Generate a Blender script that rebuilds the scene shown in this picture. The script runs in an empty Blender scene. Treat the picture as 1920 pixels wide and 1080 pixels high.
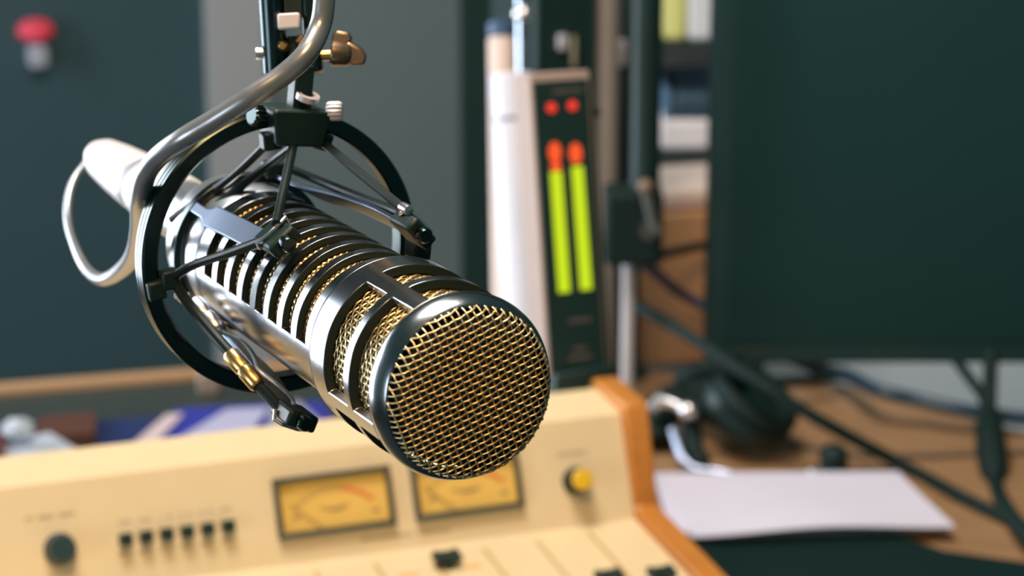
import bpy, bmesh, math, random
from mathutils import Vector, Matrix
random.seed(4)
PI = math.pi
S = bpy.context.scene
COL = S.collection
# ------------------------------------------------------------------ camera
FPX = 4533.33                       # 85 mm on a 36 mm wide frame of 1920 px
PITCH = math.radians(16)
CAMZ = 1.42
cam_d = bpy.data.cameras.new('camera')
cam = bpy.data.objects.new('camera', cam_d); COL.objects.link(cam)
cam_d.lens = 85; cam_d.sensor_width = 36; cam_d.clip_start = 0.05; cam_d.clip_end = 50
cam.location = (0, 0, CAMZ); cam.rotation_euler = (PI/2 - PITCH, 0, 0)
cam_d.dof.use_dof = True; cam_d.dof.focus_distance = 0.755; cam_d.dof.aperture_fstop = 13.0
S.camera = cam
S.view_settings.view_transform = 'Standard'; S.view_settings.look = 'None'
S.view_settings.gamma = 1; S.view_settings.exposure = 0.0
try: S.view_settings.use_curve_mapping = False
except Exception: pass
# ------------------------------------------------------------------ world and lights
wd = bpy.data.worlds.new('world'); S.world = wd; wd.use_nodes = True
bg = wd.node_tree.nodes['Background']; bg.inputs[0].default_value = (0.20, 0.50, 0.50, 1); bg.inputs[1].default_value = 0.19

def area(name, loc, target, size, power, color, size_y=None):
    l = bpy.data.lights.new(name, 'AREA'); l.energy = power; l.color = color
    l.shape = 'RECTANGLE'; l.size = size; l.size_y = size_y or size
    o = bpy.data.objects.new(name, l); COL.objects.link(o); o.location = loc
    d = Vector(target) - Vector(loc); o.rotation_euler = d.to_track_quat('-Z', 'Y').to_euler()
    return o
area('window_daylight', (-1.75, 1.95, 1.16), (0.0, 0.95, 1.18), 1.4, 55, (0.84, 0.90, 1.0), 1.25)
area('side_window', (-1.7, -0.45, 1.12), (0.0, 0.8, 1.2), 0.7, 11, (0.80, 0.88, 1.0), 0.7)
area('ceiling_lamp', (-0.25, 1.15, 2.45), (-0.05, 1.45, 0.9), 0.6, 27, (1.0, 0.92, 0.86), 0.6)
area('front_ceiling_lamp', (-0.10, 0.10, 2.35), (-0.02, 0.75, 1.2), 0.35, 13.0, (1.0, 0.56, 0.23), 0.35)

# ------------------------------------------------------------------ helpers
CP, SP = math.cos(PITCH), math.sin(PITCH)
CAM0 = Vector((0, 0, CAMZ))
def ray(px, py):
    x = (px-960)/FPX; y = (py-540)/FPX
    return Vector((x, CP - y*SP, -SP - y*CP))        # one metre of depth along the view
def W(px, py, d): return CAM0 + ray(px, py)*d
def onZ(px, py, z):
    r = ray(px, py); return CAM0 + r*((z-CAMZ)/r.z)
def c2w(v):                                          # camera axes (right, down, forward) to world
    return Vector((v[0], v[2]*CP - v[1]*SP, -v[2]*SP - v[1]*CP))

MATS = {}
def mat(name, base, rough=0.5, metal=0.0, emit=None, estr=0.0, vary=0.06, scale=40.0, bump=0.0, coat=0.0, base2=None, stretch=(1, 1, 1), spec=0.5, rvary=0.08):
    if name in MATS: return MATS[name]
    m = bpy.data.materials.new(name); m.use_nodes = True
    nt = m.node_tree; n = nt.nodes; l = nt.links; b = n['Principled BSDF']
    tc = n.new('ShaderNodeTexCoord'); mp = n.new('ShaderNodeMapping'); l.new(tc.outputs['Object'], mp.inputs[0])
    mp.inputs['Scale'].default_value = stretch
    ns = n.new('ShaderNodeTexNoise'); ns.inputs['Scale'].default_value = scale; ns.inputs['Detail'].default_value = 4
    l.new(mp.outputs[0], ns.inputs['Vector'])
    mx = n.new('ShaderNodeMix'); mx.data_type = 'RGBA'
    c1 = [c*(1-vary) for c in base]; c2 = list(base2) if base2 else [min(1, c*(1+vary)) for c in base]
    mx.inputs[6].default_value = (*c1, 1); mx.inputs[7].default_value = (*c2, 1)
    l.new(ns.outputs[0], mx.inputs[0]); l.new(mx.outputs[2], b.inputs['Base Color'])
    mr = n.new('ShaderNodeMapRange'); mr.inputs[3].default_value = max(0.02, rough-rvary); mr.inputs[4].default_value = min(1, rough+rvary)
    l.new(ns.outputs[0], mr.inputs[0]); l.new(mr.outputs[0], b.inputs['Roughness'])
    b.inputs['Metallic'].default_value = metal
    b.inputs['Specular IOR Level'].default_value = spec
    b.inputs['Coat Weight'].default_value = coat
    if emit: b.inputs['Emission Color'].default_value = (*emit, 1); b.inputs['Emission Strength'].default_value = estr
    if bump:
        bp = n.new('ShaderNodeBump'); bp.inputs['Strength'].default_value = bump; bp.inputs['Distance'].default_value = 0.001
        l.new(ns.outputs[0], bp.inputs['Height']); l.new(bp.outputs[0], b.inputs['Normal'])
    MATS[name] = m; return m

class MB:
    def __init__(s): s.v = []; s.f = []; s.mi = []
    def add(s, vs, fs, mi=0):
        k = len(s.v); s.v += [tuple(v) for v in vs]; s.f += [tuple(i+k for i in f) for f in fs]; s.mi += [mi]*len(fs); return s
    def box(s, lo, hi, M=None, mi=0):
        x0, y0, z0 = lo; x1, y1, z1 = hi
        vs = [Vector(p) for p in ((x0,y0,z0),(x1,y0,z0),(x1,y1,z0),(x0,y1,z0),(x0,y0,z1),(x1,y0,z1),(x1,y1,z1),(x0,y1,z1))]
        if M: vs = [M @ v for v in vs]
        return s.add(vs, [(0,3,2,1),(4,5,6,7),(0,1,5,4),(1,2,6,5),(2,3,7,6),(3,0,4,7)], mi)
    def cbox(s, c, size, M=None, mi=0):
        h = [q/2 for q in size]
        return s.box([c[i]-h[i] for i in range(3)], [c[i]+h[i] for i in range(3)], M, mi)
    def prism(s, poly, ax, lo, hi, M=None, mi=0):
        """poly of 2D points extruded along axis ax (0,1,2) from lo to hi."""
        n = len(poly); vs = []
        for t in (lo, hi):
            for p in poly:
                q = list(p); q.insert(ax, t); vs.append(Vector(q))
        if M: vs = [M @ v for v in vs]
        area2 = sum(poly[i][0]*poly[(i+1)%n][1]-poly[(i+1)%n][0]*poly[i][1] for i in range(n))
        if ax == 1: area2 = -area2
        if M and M.determinant() < 0: area2 = -area2
        fs = [tuple(range(n))[::-1], tuple(range(n, 2*n))] + [(i, (i+1)%n, n+(i+1)%n, n+i) for i in range(n)]
        if area2 < 0: fs = [f[::-1] for f in fs]
        return s.add(vs, fs, mi)
    def lathe(s, prof, M=None, seg=48, closed=False, mi=0):
        """prof of (radius, height) turned about local z; closed joins last to first."""
        vs = []; n = len(prof)
        for r, z in prof:
            for k in range(seg):
                a = 2*PI*k/seg; vs.append(Vector((r*math.cos(a), r*math.sin(a), z)))
        if M: vs = [M @ v for v in vs]
        fs = []
        for i in range(n if closed else n-1):
            j = (i+1) % n
            for k in range(seg):
                q = (k+1) % seg; fs.append((i*seg+k, i*seg+q, j*seg+q, j*seg+k))
        if not closed:
            if prof[0][0] > 1e-6: fs.append(tuple(range(seg))[::-1])
            if prof[-1][0] > 1e-6: fs.append(tuple((n-1)*seg+k for k in range(seg)))
        return s.add(vs, fs, mi)
    def tube(s, pts, r, seg=12, closed=False, cap=True, mi=0):
        pts = [Vector(p) for p in pts]; n = len(pts)
        rr = r if isinstance(r, (list, tuple)) else [r]*n
        tang = []
        for i in range(n):
            a = pts[(i-1) % n] if (closed or i > 0) else pts[i]; b = pts[(i+1) % n] if (closed or i < n-1) else pts[i]
            t = b-a; tang.append(t.normalized() if t.length > 1e-9 else Vector((0, 0, 1)))
        t0 = tang[0]; nrm = t0.orthogonal().normalized(); vs = []
        for i in range(n):
            if i:
                nrm = nrm - tang[i]*nrm.dot(tang[i])
                if nrm.length < 1e-7: nrm = tang[i].orthogonal()
                nrm.normalize()
            bn = tang[i].cross(nrm)
            for k in range(seg):
                a = 2*PI*k/seg; vs.append(pts[i] + (nrm*math.cos(a)+bn*math.sin(a))*rr[i])
        fs = []
        for i in range(n if closed else n-1):
            j = (i+1) % n
            for k in range(seg):
                q = (k+1) % seg; fs.append((i*seg+k, i*seg+q, j*seg+q, j*seg+k))
        if cap and not closed:
            fs.append(tuple(range(seg))[::-1]); fs.append(tuple((n-1)*seg+k for k in range(seg)))
        return s.add(vs, fs, mi)
    def build(s, name, m, parent=None, bevel=0.0, bseg=2, smooth=True, angle=35):
        me = bpy.data.meshes.new(name); me.from_pydata(s.v, [], s.f); me.update()
        ms = m if isinstance(m, (list, tuple)) else [m]
        for q in ms: me.materials.append(q)
        if len(ms) > 1:
            for p, i in zip(me.polygons, s.mi): p.material_index = i
        if smooth:
            me.shade_smooth()
            me.set_sharp_from_angle(angle=math.radians(angle))
        o = bpy.data.objects.new(name, me); COL.objects.link(o)
        if parent: o.parent = parent
        if bevel:
            b = o.modifiers.new('bevel', 'BEVEL'); b.width = bevel; b.segments = bseg; b.limit_method = 'ANGLE'; b.angle_limit = math.radians(40)
        return o

def spline(pts, n=8):
    """Catmull-Rom through pts."""
    P = [Vector(p) for p in pts]; P = [P[0]*2-P[1]] + P + [P[-1]*2-P[-2]]; out = []
    for i in range(1, len(P)-2):
        a, b, c, d = P[i-1:i+3]
        for k in range(n):
            t = k/n; out.append(0.5*((2*b)+(c-a)*t+(2*a-5*b+4*c-d)*t*t+(3*b-a-3*c+d)*t**3))
    out.append(P[-2]); return out
def zto(p, direction, roll=None):
    """Matrix placing local +z along direction at p."""
    z = Vector(direction).normalized()
    x = (Vector(roll) - z*z.dot(Vector(roll))).normalized() if roll else z.orthogonal().normalized()
    y = z.cross(x); M = Matrix((x, y, z)).transposed().to_4x4(); M.translation = Vector(p); return M
def thing(name, label, cat, M=None, group=None):
    o = bpy.data.objects.new(name, None); COL.objects.link(o); o.empty_display_size = 0.02
    if M is not None: o.matrix_world = M
    o['label'] = label; o['category'] = cat
    if group: o['group'] = group
    return o
def tag(o, label, cat, group=None):
    o['label'] = label; o['category'] = cat
    if group: o['group'] = group
    return o
def struct(o): o['kind'] = 'structure'; return o
def rebase(o, loc, rot=None):
    """Move a mesh's origin to loc (and turn) leaving the geometry where it stands."""
    M = Matrix.Translation(Vector(loc)); 
    o.data.transform(M.inverted()); o.matrix_world = M; return o

# ------------------------------------------------------------------ materials
slot_shade    = mat('slot_shade_black', (0.012, 0.022, 0.020), 0.55, spec=0.3)  # shade of slot walls and inner faces, put into a dark colour
silver   = mat('satin_silver', (0.80, 0.82, 0.84), 0.32, 1.0, scale=300, vary=0.04, rvary=0.04)
darkmet  = mat('black_nickel', (0.27, 0.29, 0.30), 0.22, 1.0, scale=200, vary=0.05, rvary=0.04)
wiremat  = mat('grille_wire', (1.0, 0.76, 0.42), 0.36, 1.0, scale=500, vary=0.08)
darkin   = mat('dark_foam', (0.010, 0.020, 0.019), 0.95, bump=0.3, scale=500)
blackp   = mat('black_plastic', (0.008, 0.026, 0.024), 0.45, scale=120, spec=0.35)
blackg   = mat('black_gloss_metal', (0.05, 0.07, 0.07), 0.24, 1.0, scale=120)
rubber   = mat('cord_rubber', (0.008, 0.018, 0.017), 0.42, spec=0.3, scale=200)
brass    = mat('brass', (0.80, 0.50, 0.20), 0.3, 1.0)
cablem   = mat('grey_cable_sheath', (0.40, 0.42, 0.44), 0.30, 0.7, coat=0.2, scale=200)
nickel   = mat('bright_nickel', (0.86, 0.84, 0.85), 0.30, 1.0)
nickelm  = mat('matt_nickel', (0.80, 0.76, 0.78), 0.45, 0.6)

# ------------------------------------------------------------------ setting
YAW = math.radians(20)
EX = Vector((math.cos(YAW), math.sin(YAW), 0)); EY = Vector((-math.sin(YAW), math.cos(YAW), 0))
def yframe(o): 
    M = Matrix((EX, EY, Vector((0, 0, 1)))).transposed().to_4x4(); M.translation = o; return M
wallD = mat('dark_teal_wall', (0.036, 0.085, 0.098), 0.6, scale=3, vary=0.12)
wallG = mat('grey_wall', (0.17, 0.23, 0.235), 0.7, scale=2.5, vary=0.15)
wallL = mat('lit_grey_wall', (0.42, 0.435, 0.44), 0.7, scale=4, vary=0.05)
doorD = mat('dark_door', (0.022, 0.052, 0.046), 0.5, scale=5)
floorm = mat('dark_carpet', (0.03, 0.045, 0.045), 0.9, scale=120, bump=0.3)
struct(MB().box((-5, -2, -0.02), (5, 7, 0)).build('floor', floorm, smooth=False))
WF = yframe(W(640, 540, 3.4) * 1.0); WF.translation.z = 0
WFi = WF.inverted()
def wall_x(px, py=300):        # where the sight line meets the far wall, in wall x
    o = WFi @ CAM0; d = WFi.to_3x3() @ ray(px, py); t = -o.y/d.y; return (o+d*t).x, (o+d*t).z
x390 = wall_x(392)[0]; x480 = wall_x(500)[0]; x860 = wall_x(862)[0]; x920 = wall_x(1000)[0]
def wallbox(name, xa, xb, m, y0=0, y1=0.1, z0=0, z1=2.6):
    o = MB().box((xa, y0, z0), (xb, y1, z1)).build(name, m, smooth=False); o.matrix_world = WF; return struct(o)
wallbox('wall_left', x390-2.2, x390, wallD)
wallbox('lit_wall_band_1', x390, x480, wallL, -0.012)  # brighter end of the grey wall, light falloff put into its colour
wallbox('wall_back', x480, x860, wallG)
wallbox('door_1', x860, x860+0.9, doorD, -0.012)
wallbox('wall_right', x860+0.9, x860+2.6, wallG)
# ------------------------------------------------------------------ desks
deskw = mat('oak_desk', (0.36, 0.20, 0.10), 0.42, scale=14, vary=0.22, stretch=(1, 7, 1), base2=(0.47, 0.285, 0.145))
deskd = mat('dark_laminate', (0.034, 0.047, 0.042), 0.45, scale=30)
edgew = mat('wood_edging', (0.45, 0.27, 0.14), 0.5, scale=30, stretch=(1, 8, 8))
DZ = 0.75
def slab_px(mb, pts, z, t, mi=0):
    q = [onZ(x, y, z) for x, y in pts]; mb.prism([(p.x, p.y) for p in q], 2, z-t, z, mi=mi); return q
t = thing('dark_desk', 'dark laminate desk with pale wood edging along its rear, behind the cream mixing console', 'desk', Matrix.Translation(onZ(500, 900, 0)))
Ti = t.matrix_world.inverted()
def ptd(mb, name, m, par, **k):
    o = mb.build(name, m, par, **k); o.data.transform(par.matrix_world.inverted()); return o
eA = onZ(-300, 765, DZ); eB = onZ(1010, 660, DZ)
mb = MB(); q = [eA, eB, onZ(1060, 1500, DZ), onZ(-600, 1500, DZ)]
mb.prism([(p.x, p.y) for p in q], 2, DZ-0.03, DZ); ptd(mb, 'desktop', deskd, t, smooth=False, bevel=0.002)
dv = (eB-eA).normalized(); nv = Vector((-dv.y, dv.x, 0))
mb = MB(); q = [eA, eB, eB+nv*0.018, eA+nv*0.018]
mb.prism([(p.x, p.y) for p in q], 2, DZ-0.03, DZ+0.006); ptd(mb, 'wood_edging', edgew, t, smooth=False, bevel=0.002)
for f in (0.12, 0.9):
    p = eA+(eB-eA)*f - nv*0.5
    mb = MB(); mb.box((p.x-0.02, p.y-0.3, 0), (p.x+0.02, p.y+0.4, DZ-0.03)); ptd(mb, 'leg', deskd, t, smooth=False)
t = thing('oak_desk', 'orange brown wooden desk carrying the monitor and the white paper', 'desk', Matrix.Translation(onZ(1500, 900, 0)))
mb = MB(); slab_px(mb, [(1012, 690), (1390, 702), (1545, 712), (1700, 750), (1845, 792), (2150, 860), (2400, 1500), (1062, 1500)], DZ, 0.03); ptd(mb, 'desktop', deskw, t, smooth=False, bevel=0.002)
for px, py in ((1300, 800), (2050, 1000)):
    p = onZ(px, py, 0.7); mb = MB(); mb.box((p.x-0.02, p.y-0.25, 0), (p.x+0.02, p.y+0.0, DZ-0.03)); ptd(mb, 'leg', deskw, t, smooth=False)
# grey partition beyond the oak desk
part = mat('grey_partition', (0.85, 0.89, 0.89), 0.8, scale=60)
a = W(1385, 700, 2.55); b = W(2300, 700, 2.55)
mb = MB(); mb.box((a.x-0.02, 2.62, 0), (b.x, 2.66, 1.3))
tag(rebase(mb.build('desk_partition', part, smooth=False, bevel=0.003), ((a.x+b.x)/2, 2.64, 0)), 'grey partition panel seen under the monitor beyond the desk', 'partition')

# ------------------------------------------------------------------ microphone frame
Fc = Vector((-.01327, .02997, .7075)); ac = Vector((-2250, -1190, 4533)).normalized()
upc = Vector((0, -1, 0)); uc = (upc-ac*upc.dot(ac)).normalized(); vc = ac.cross(uc)
MU, MV, MA = c2w(uc), c2w(vc), c2w(ac)
MICF = Matrix((MU, MV, MA)).transposed().to_4x4(); MICF.translation = CAM0 + c2w(Fc)
MICI = MICF.inverted()
def ML(px, py, s):                  # sight line with the plane across the microphone at distance s behind its nose
    d = MICI.to_3x3() @ ray(px, py); o = MICI @ CAM0; t = (s-o.z)/d.z; return o + d*t
def MC(s, r, ph): p = math.radians(ph); return Vector((r*math.cos(p), r*math.sin(p), s))
def MW(px, py, d): return MICI @ W(px, py, d)

def shell(s_edges, segs, r_in, r_out, solid, wall=0):   # slot walls that face along the axis and the inside take material 1, painted dark as shade
    """Slotted cylinder wall: solid(i, k) tells whether cell i along the axis, k around it is metal."""
    mb = MB(); n = len(s_edges)-1; vs = []; mis = []
    idx = lambda i, k, o: (i*segs + (k % segs))*2 + o
    for i in range(n+1):
        for k in range(segs):
            a = 2*PI*k/segs
            for r in (r_in, r_out): vs.append((r*math.cos(a), r*math.sin(a), s_edges[i]))
    fs = []
    for i in range(n):
        for k in range(segs):
            if not solid(i, k): continue
            fs.append((idx(i,k,1), idx(i,k+1,1), idx(i+1,k+1,1), idx(i+1,k,1)))
            mis.append(0)
            fs.append((idx(i,k,0), idx(i+1,k,0), idx(i+1,k+1,0), idx(i,k+1,0))); mis.append(1)
            if i == 0 or not solid(i-1, k): fs.append((idx(i,k,0), idx(i,k+1,0), idx(i,k+1,1), idx(i,k,1))); mis.append(1)
            if i == n-1 or not solid(i+1, k): fs.append((idx(i+1,k,0), idx(i+1,k,1), idx(i+1,k+1,1), idx(i+1,k+1,0))); mis.append(1)
            if not solid(i, (k-1) % segs): fs.append((idx(i,k,0), idx(i,k,1), idx(i+1,k,1), idx(i+1,k,0))); mis.append(wall)
            if not solid(i, (k+1) % segs): fs.append((idx(i,k+1,0), idx(i+1,k+1,0), idx(i+1,k+1,1), idx(i,k+1,1))); mis.append(wall)
    used = sorted({q for f in fs for q in f}); mp = {q: j for j, q in enumerate(used)}
    mb.add([vs[q] for q in used], [tuple(mp[q] for q in f) for f in fs]); mb.mi = mis; return mb

mic = thing('studio_microphone', 'large dark metal broadcast microphone with gold wire grille hanging in a shock mount', 'microphone', MICF)
SEG = 120
def ang(k): return ((k+0.5)*360/SEG+180) % 360 - 180
# head cage: three rings joined by four bars
bars = (-29, -119, 151, 61)
def near(a, b): return abs((a-b+180) % 360 - 180)
hs = [0.0058, 0.0066, 0.0216, 0.0262, 0.0418, 0.048, 0.0535]
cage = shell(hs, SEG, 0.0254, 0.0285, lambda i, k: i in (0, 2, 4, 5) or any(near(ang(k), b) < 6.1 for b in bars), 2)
# nose ring with a broad rounded lip
cage.lathe([(0.0250, 0.0062), (0.0284, 0.0062), (0.0286, 0.0045), (0.0284, 0.0028), (0.0277, 0.0007), (0.0269, -0.0012), (0.0262, -0.0022), (0.0254, -0.0020), (0.0250, 0.0005)], seg=SEG, closed=True)
# rear ring shoulder stepping down to the body
cage.lathe([(0.0250, 0.0532), (0.0285, 0.0532), (0.0283, 0.0545), (0.0272, 0.0556), (0.0254, 0.0562), (0.0235, 0.0562)], seg=SEG, closed=True)
cage.build('head_cage', [darkmet, slot_shade, silver], mic, bevel=0.0004, angle=32)  # bar end walls take a brighter silver for the light they catch
for s0, s1, nm in ():
    mb = MB(); h = (s1-s0)
    mb.lathe([(0.0286, s0), (0.0292, s0+0.0008), (0.0294, s0+h*0.5), (0.0292, s1-0.0008), (0.0286, s1)], seg=SEG, closed=True)
    mb.build(nm, darkmet, mic)
# nose grille: woven wire over a shallow dome
def dome(r):
    R = 0.0262
    if r > R: r = R
    e = 0.0042
    edge = max(0.0, r-(R-e))/e
    return -0.0052 - 0.0012*(1-(r/R)**2) + (1-math.sqrt(max(0, 1-edge*edge)))*0.0042
mb = MB(); R = 0.0262; pitch = 0.00186; wr = 0.00031; amp = 0.00036
rot = math.radians(63.4)
ca, sa = math.cos(rot), math.sin(rot)
for fam in (0, 1):
    gap, cross = (0.00182, 0.00222) if fam == 0 else (0.00222, 0.00182)
    n = int(R/gap)
    for i in range(-n, n+1):
        c = i*gap; half = math.sqrt(max(0, R*R-c*c))
        if half < 0.003: continue
        m_ = int(2*half/(cross*0.5))+2; pts = []
        for j in range(m_+1):
            q = -half+2*half*j/m_
            x, y = (q, c) if fam == 0 else (c, q)
            wv = amp*math.cos(PI*(q/cross)) * (1 if (i % 2 == 0) else -1) * (1 if fam == 0 else -1)
            X, Y = x*ca-y*sa, x*sa+y*ca
            pts.append((X, Y, dome(math.hypot(x, y))+wv))
        mb.tube(pts, wr, 5, cap=False)
mb.build('nose_grille', wiremat, mic, angle=80)
mb = MB(); mb.lathe([(0.0, -0.0035), (0.012, -0.0034), (0.020, -0.0030), (0.0225, -0.0014), (0.0236, 0.0025), (0.0236, 0.055), (0.0, 0.055)], seg=64)
mb.build('foam_lining', darkin, mic)
# side grille of the head and gold gauze under the body slots
def gauze(s0, s1, r, nw, nr, w, ph0=-180, ph1=180, amp=0.0002):
    mb = MB(); st = (ph1-ph0)/nw; full = ph1-ph0 >= 360
    for j in range(nr+1):
        s = s0+(s1-s0)*j/nr; pts = []
        for k in range(nw*2 + (0 if full else 1)):
            pts.append(MC(s, r+amp*math.cos(PI*k/2*1.0)*(1 if j % 2 else -1), ph0+st*k/2))
        mb.tube(pts, w, 4, closed=full, cap=False)
    for k in range(nw):
        pts = [MC(s0+(s1-s0)*j/(nr), r+amp*(-1 if (j+k) % 2 else 1), ph0+st*k) for j in range(nr+1)]
        mb.tube(pts, w, 4, cap=False)
    return mb
gauze(0.0040, 0.046, 0.0248, 72, 21, 0.00029, amp=0.00029).build('side_grille', wiremat, mic, angle=80)
# body with slots above, plain below, and its gauze
ss = [0.0550]; p0 = 0.0654
for i in range(8): ss += [p0+i*0.0128, p0+i*0.0128+0.0078]
ss += [0.172]
def bsol(i, k):
    if i == 0 or i >= len(ss)-2: return True
    if (i % 2) == 0: return True
    a_ = ang(k); return not (-97 < a_ < 78)
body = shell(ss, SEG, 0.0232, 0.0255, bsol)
body.build('slotted_body', [darkmet, slot_shade], mic, bevel=0.0003, angle=32)
gauze(0.060, 0.171, 0.0226, 74, 56, 0.00036, -112, 92).build('body_gauze', wiremat, mic, angle=80)
mb = MB(); mb.lathe([(0.0, 0.0565), (0.0217, 0.0565), (0.0217, 0.172), (0.0, 0.172)], seg=64); mb.build('inner_lining', darkin, mic)
mb = MB(); mb.lathe([(0.0, 0.1722), (0.0250, 0.1722), (0.0258, 0.1735), (0.0258, 0.204), (0.0250, 0.2075), (0.0225, 0.211), (0.0170, 0.216), (0.0130, 0.224), (0.0118, 0.240), (0.0118, 0.262), (0.0100, 0.264), (0, 0.264)], seg=96)
mb.build('rear_housing', silver, mic, angle=40)

# ------------------------------------------------------------------ shock mount
sm = thing('shock_mount', 'black ring shock mount with elastic cords cradling the microphone', 'shock mount', MICF)
rc = ML(528, 474, 0.155)
def RM(M=None): return Matrix.Translation(rc)
mb = MB(); z0, z1 = -0.0010, 0.0075
mb.lathe([(0.0447, z0+.0008), (0.0455, z0), (0.0498, z0), (0.0506, z0+.0006), (0.0506, z0+0.0022), (0.0500, z0+0.0026), (0.0506, z0+0.0030), (0.0506, z0+0.0052), (0.0500, z0+0.0056), (0.0506, z0+0.0060), (0.0506, z1-.0006), (0.0498, z1), (0.0455, z1), (0.0447, z1-.0008)], RM(), seg=160, closed=True)
mb.build('outer_ring', blackg, sm, angle=28)
# inner cradle collar round the rear of the microphone
mb = MB(); mb.lathe([(0.0262, 0.186), (0.0290, 0.186), (0.0290, 0.1905), (0.0262, 0.1905)], seg=96, closed=True); mb.build('cradle_collar', blackg, sm, bevel=0.0004)
# three arms reaching forward from the collar
def strip(pts, widths, thick):
    """Flat bar following pts, its face turned away from the microphone axis."""
    mb = MB(); pts = [Vector(p) for p in pts]; n = len(pts); vs = []
    for i, p in enumerate(pts):
        t_ = (pts[min(i+1, n-1)]-pts[max(i-1, 0)]).normalized()
        rad = Vector((p.x, p.y, 0)).normalized(); rad = (rad-t_*rad.dot(t_)).normalized(); w_ = t_.cross(rad)
        for a_, b_ in ((-1, -1), (1, -1), (1, 1), (-1, 1)): vs.append(p + w_*a_*widths[i]/2 + rad*b_*thick/2)
    fs = []
    for i in range(n-1):
        for k in range(4):
            q = (k+1) % 4; fs.append((i*4+k, i*4+q, (i+1)*4+q, (i+1)*4+k))
    fs += [(3, 2, 1, 0), ((n-1)*4, (n-1)*4+1, (n-1)*4+2, (n-1)*4+3)]
    return mb.add(vs, [f[::-1] for f in fs])
tipL = ML(524, 448, 0.100); tipR = ML(778, 432, 0.100); tipB = ML(556, 782, 0.100)
armL = [MC(0.188, 0.0280, -54), MC(0.172, 0.0275, -54), MC(0.166, 0.0275, -53), MC(0.145, 0.0277, -51), MC(0.125, 0.0285, -50), ML(510, 452, 0.106)]
armR = [MC(0.188, 0.0293, 28), ML(530, 335, 0.183), ML(590, 362, 0.165), ML(650, 378, 0.145), ML(705, 400, 0.128), ML(765, 428, 0.106)]
armB = [MC(0.188, 0.0293, -140), ML(395, 590, 0.176), ML(440, 640, 0.156), ML(490, 690, 0.135), ML(520, 735, 0.118), ML(548, 778, 0.104)]
armm = mat('blued_steel', (0.18, 0.23, 0.31), 0.34, 1.0)
def arm(pts, w, tip, nm):
    a_ = strip(spline(pts, 4), [w[0]+(w[1]-w[0])*max(0, min(1, (k-3)/3, (4*(len(pts)-1)-k)/3)) for k in range(4*(len(pts)-1)+1)], 0.0016).build(nm, armm, sm, bevel=0.0004)
    rad = Vector((tip.x, tip.y, 0)).normalized()
    M = zto(tip, (0, 0, 1), rad)
    mb = MB(); mb.box((-0.0028, -0.0055, -0.006), (0.0028, 0.0055, 0.010), M); c = mb.build('cord_clip', blackp, a_, bevel=0.0011)
    mb = MB(); mb.lathe([(0, -0.0095), (0.0022, -0.0095), (0.0027, -0.0085), (0.0027, -0.006), (0, -0.006)], M, 20); mb.build('clip_screw', blackg, a_)
    mb = MB(); mb.tube([M @ Vector(q) for q in ((0.0005, -0.0062, 0.004), (0.0034, -0.0062, 0.002), (0.0038, -0.002, 0.0), (0.0038, 0.004, 0.0), (0.0034, 0.0062, 0.002), (0.0005, 0.0062, 0.004))], 0.0007, 8); mb.build('clip_hook', nickel, a_)
    return a_
arm(armL, (0.004, 0.0085), tipL, 'cradle_arm'); arm(armR, (0.005, 0.0095), tipR, 'cradle_arm'); arm(armB, (0.009, 0.0100), tipB, 'cradle_arm')
# elastic cords
T1 = ML(552, 262, 0.153); T2 = ML(598, 262, 0.153); T3 = ML(508, 262, 0.156); Lh = ML(322, 522, 0.153)
def cord(pts, r=0.0016, sm_=True, m=rubber): 
    mb = MB(); mb.tube(spline(pts, 8) if sm_ and len(pts) > 2 else pts, r, 10); return mb.build('elastic_cord', m, sm)
cord([T1, (T1+ML(518, 420, 0.100))/2, ML(518, 420, 0.100)])
cord([T2, (T2+ML(770, 402, 0.102))/2, ML(770, 402, 0.102)])
cord([ML(548, 318, 0.186), ML(640, 356, 0.155), ML(752, 400, 0.112)])
cord([T3, ML(430, 335, 0.180), ML(322, 412, 0.205)])
cord([ML(548, 276, 0.156), ML(500, 312, 0.170), ML(420, 375, 0.180), ML(372, 408, 0.186), ML(351, 436, 0.188), ML(356, 462, 0.188), ML(395, 474, 0.186), ML(425, 478, 0.182)])
cord([ML(352, 445, 0.187), ML(354, 490, 0.189), ML(360, 530, 0.191), ML(374, 566, 0.190)], 0.0010)
cord([Lh, ML(360, 498, 0.143), ML(430, 474, 0.122), ML(500, 448, 0.103)])
lc = cord([Lh, ML(365, 585, 0.146), ML(440, 672, 0.125), ML(505, 745, 0.110), ML(545, 785, 0.101)], 0.0019)
# ferrules on the lower cord
def ferr(p, q, r, m, nm='ferrule', par=sm):
    p, q = Vector(p), Vector(q); M = zto(p, q-p); h = (q-p).length
    mb = MB(); mb.lathe([(0, 0), (r*0.8, 0), (r, h*0.06), (r, h*0.45), (r*0.9, h*0.5), (r, h*0.55), (r, h*0.94), (r*0.8, h), (0, h)], M, 20); return mb.build(nm, m, par)
ferr(ML(430, 662, 0.127), ML(486, 724, 0.114), 0.0030, brass, par=lc)
ferr(ML(362, 566, 0.163), ML(412, 622, 0.150), 0.0034, nickel)
ferr(ML(334, 548, 0.168), ML(350, 562, 0.164), 0.0022, nickel)
# bright wire added as the highlight on the lower arm's outline
mb = MB(); mb.tube(spline([ML(414, 622, 0.149), ML(452, 640, 0.140), ML(474, 664, 0.132), ML(486, 692, 0.126), ML(520, 722, 0.116), ML(547, 748, 0.108), ML(549, 764, 0.105)], 6), 0.0008, 8); mb.build('edge_highlight', nickel, sm)
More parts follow.
